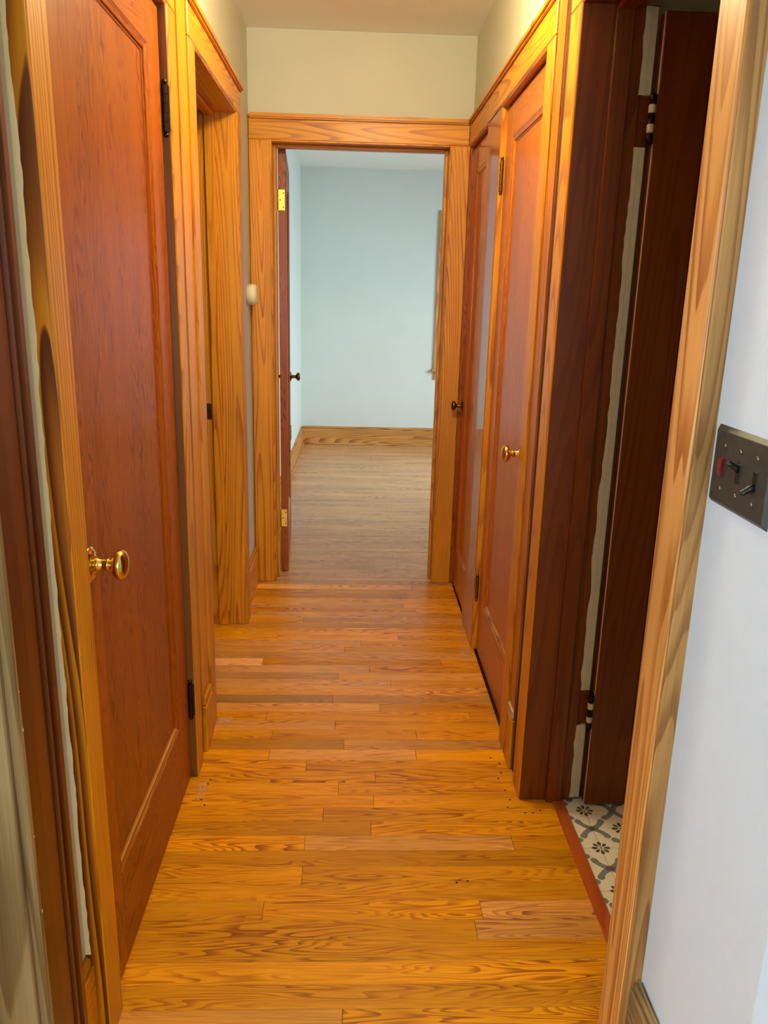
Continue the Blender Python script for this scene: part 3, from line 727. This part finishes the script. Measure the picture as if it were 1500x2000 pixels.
window('window_1', 'pine framed bedroom window peeking past the right doorway casing', 'x', .83, 1.83, YF, .74, 2.07, None, -1)
window('window_2', 'pine framed side window of the far bedroom', 'y', 5.05, 6.65, 2.6, .74, 2.15, None, -1)
window('window_4', 'window of the room through the nearest left opening', 'y', -.08, .92, -2.2, .70, 2.0, None, 1)
window('window_3', 'wide window of the room behind the viewer', 'x', -.55, 1.25, -3.0, .72, 2.18, None, 1)

# ------------------------------------------------------------------ things
# switch plate
sw = root('light_switch', (XRN, 1.02, 1.18), 'dark bronze three-switch plate on the white wall at right', 'light switch')
PY0, PY1, PZ0, PZ1 = .940, 1.108, 1.122, 1.236
def pyr(name, y0, y1, z0, z1, x_in, x_out, ins, mat, parent):
    vs = [(x_in, y0, z0), (x_in, y1, z0), (x_in, y1, z1), (x_in, y0, z1), (x_out, y0+ins, z0+ins), (x_out, y1-ins, z0+ins), (x_out, y1-ins, z1-ins), (x_out, y0+ins, z1-ins)]
    me = bpy.data.meshes.new(name); me.from_pydata([Vector(v)-parent.location for v in vs], [], [(0, 1, 2, 3), (7, 6, 5, 4), (0, 4, 5, 1), (1, 5, 6, 2), (2, 6, 7, 3), (3, 7, 4, 0)]); me.update()
    bm = bmesh.new(); bm.from_mesh(me); bmesh.ops.recalc_face_normals(bm, faces=bm.faces)
    bmesh.ops.bevel(bm, geom=bm.edges[:], offset=.0008, segments=1, affect='EDGES'); bm.to_mesh(me); bm.free()
    return link(name, me, mat, parent)
pyr('plate', PY0, PY1, PZ0, PZ1, XRN+.001, XRN-.0065, .0075, M['plate'], sw)
pc = [(PY0+PY1)/2+dy for dy in (.046, 0, -.046)]
zc = (PZ0+PZ1)/2
XF = XRN-.0065
rk = prism_mesh('rocker', [(0, 0), (-.004, .002), (-.0065, .012), (-.0045, .026), (0, .028)], (0, 1, 0), .011, (1, 0, 0), (0, 0, 1))
ro = link('rocker', rk, M['redsw'], sw, Vector((XF, pc[0]-.0055, zc-.014))-sw.location); ro['label'] = 'red rocker switch'
for i, upv in ((1, 1), (2, -1)):
    board('slot', (XF-.0009, pc[i]-.0055, zc-.013), (XF+.001, pc[i]+.0055, zc+.013), M['black'], sw, .0002)
    me = lathe_mesh('toggle', [(.0050, 0), (.0046, .006), (.0040, .014), (.0044, .0175), (.0030, .0195)], (-.9, 0, .55*upv), 12)
    link('toggle', me, M['black'], sw, Vector((XF, pc[i], zc+upv*.006))-sw.location)
for yc_ in pc:
    for zz in (zc+.0302, zc-.0302):
        link('screw', lathe_mesh('screw', [(.0034, 0), (.0032, .0010), (.0015, .0015)], (-1, 0, 0), 12), M['screw'], sw, Vector((XF, yc_, zz))-sw.location)
# round device on the left wall
dv = root('wall_detector', (XL, 3.662, 1.388), 'round cream plastic detector on the narrow left wall strip', 'detector')
link('body', lathe_mesh('body', [(.045, 0), (.045, .030), (.043, .036), (.040, .039)], (1, 0, 0), 32), M['device'], dv)
link('front_cover', lathe_mesh('front_cover', [(.041, 0), (.040, .0015), (.030, .0028), (.001, .003)], (1, 0, 0), 32), M['device'], dv, (.039, 0, 0))
# outlet on bedroom wall
ou = root('wall_outlet', (-.50, 6.25, .33), 'dark wall outlet low on the left bedroom wall', 'outlet')
board('plate', (-.501, 6.212, .272), (-.494, 6.288, .388), M['outl'], ou, .001)
for zz in (.31, .35): board('socket', (-.4945, 6.236, zz-.013), (-.4925, 6.264, zz+.013), M['black'], ou, .001)
# ceiling lamp (above the frame)
LX, LY = .08, 2.20
lp = root('ceiling_lamp', (LX, LY, ZC), 'small round glass ceiling lamp over the middle of the hallway', 'lamp')
link('canopy', lathe_mesh('canopy', [(.065, 0), (.065, -.012), (.050, -.030), (.030, -.040), (.030, -.092), (.045, -.098)][::-1], (0, 0, 1), 28), M['brass'], lp)
gme = lathe_mesh('globe', [(.042, -.095), (.070, -.110), (.090, -.140), (.095, -.175), (.085, -.210), (.055, -.240), (.001, -.253)][::-1], (0, 0, 1), 28)
link('globe', gme, M['glow'], lp)
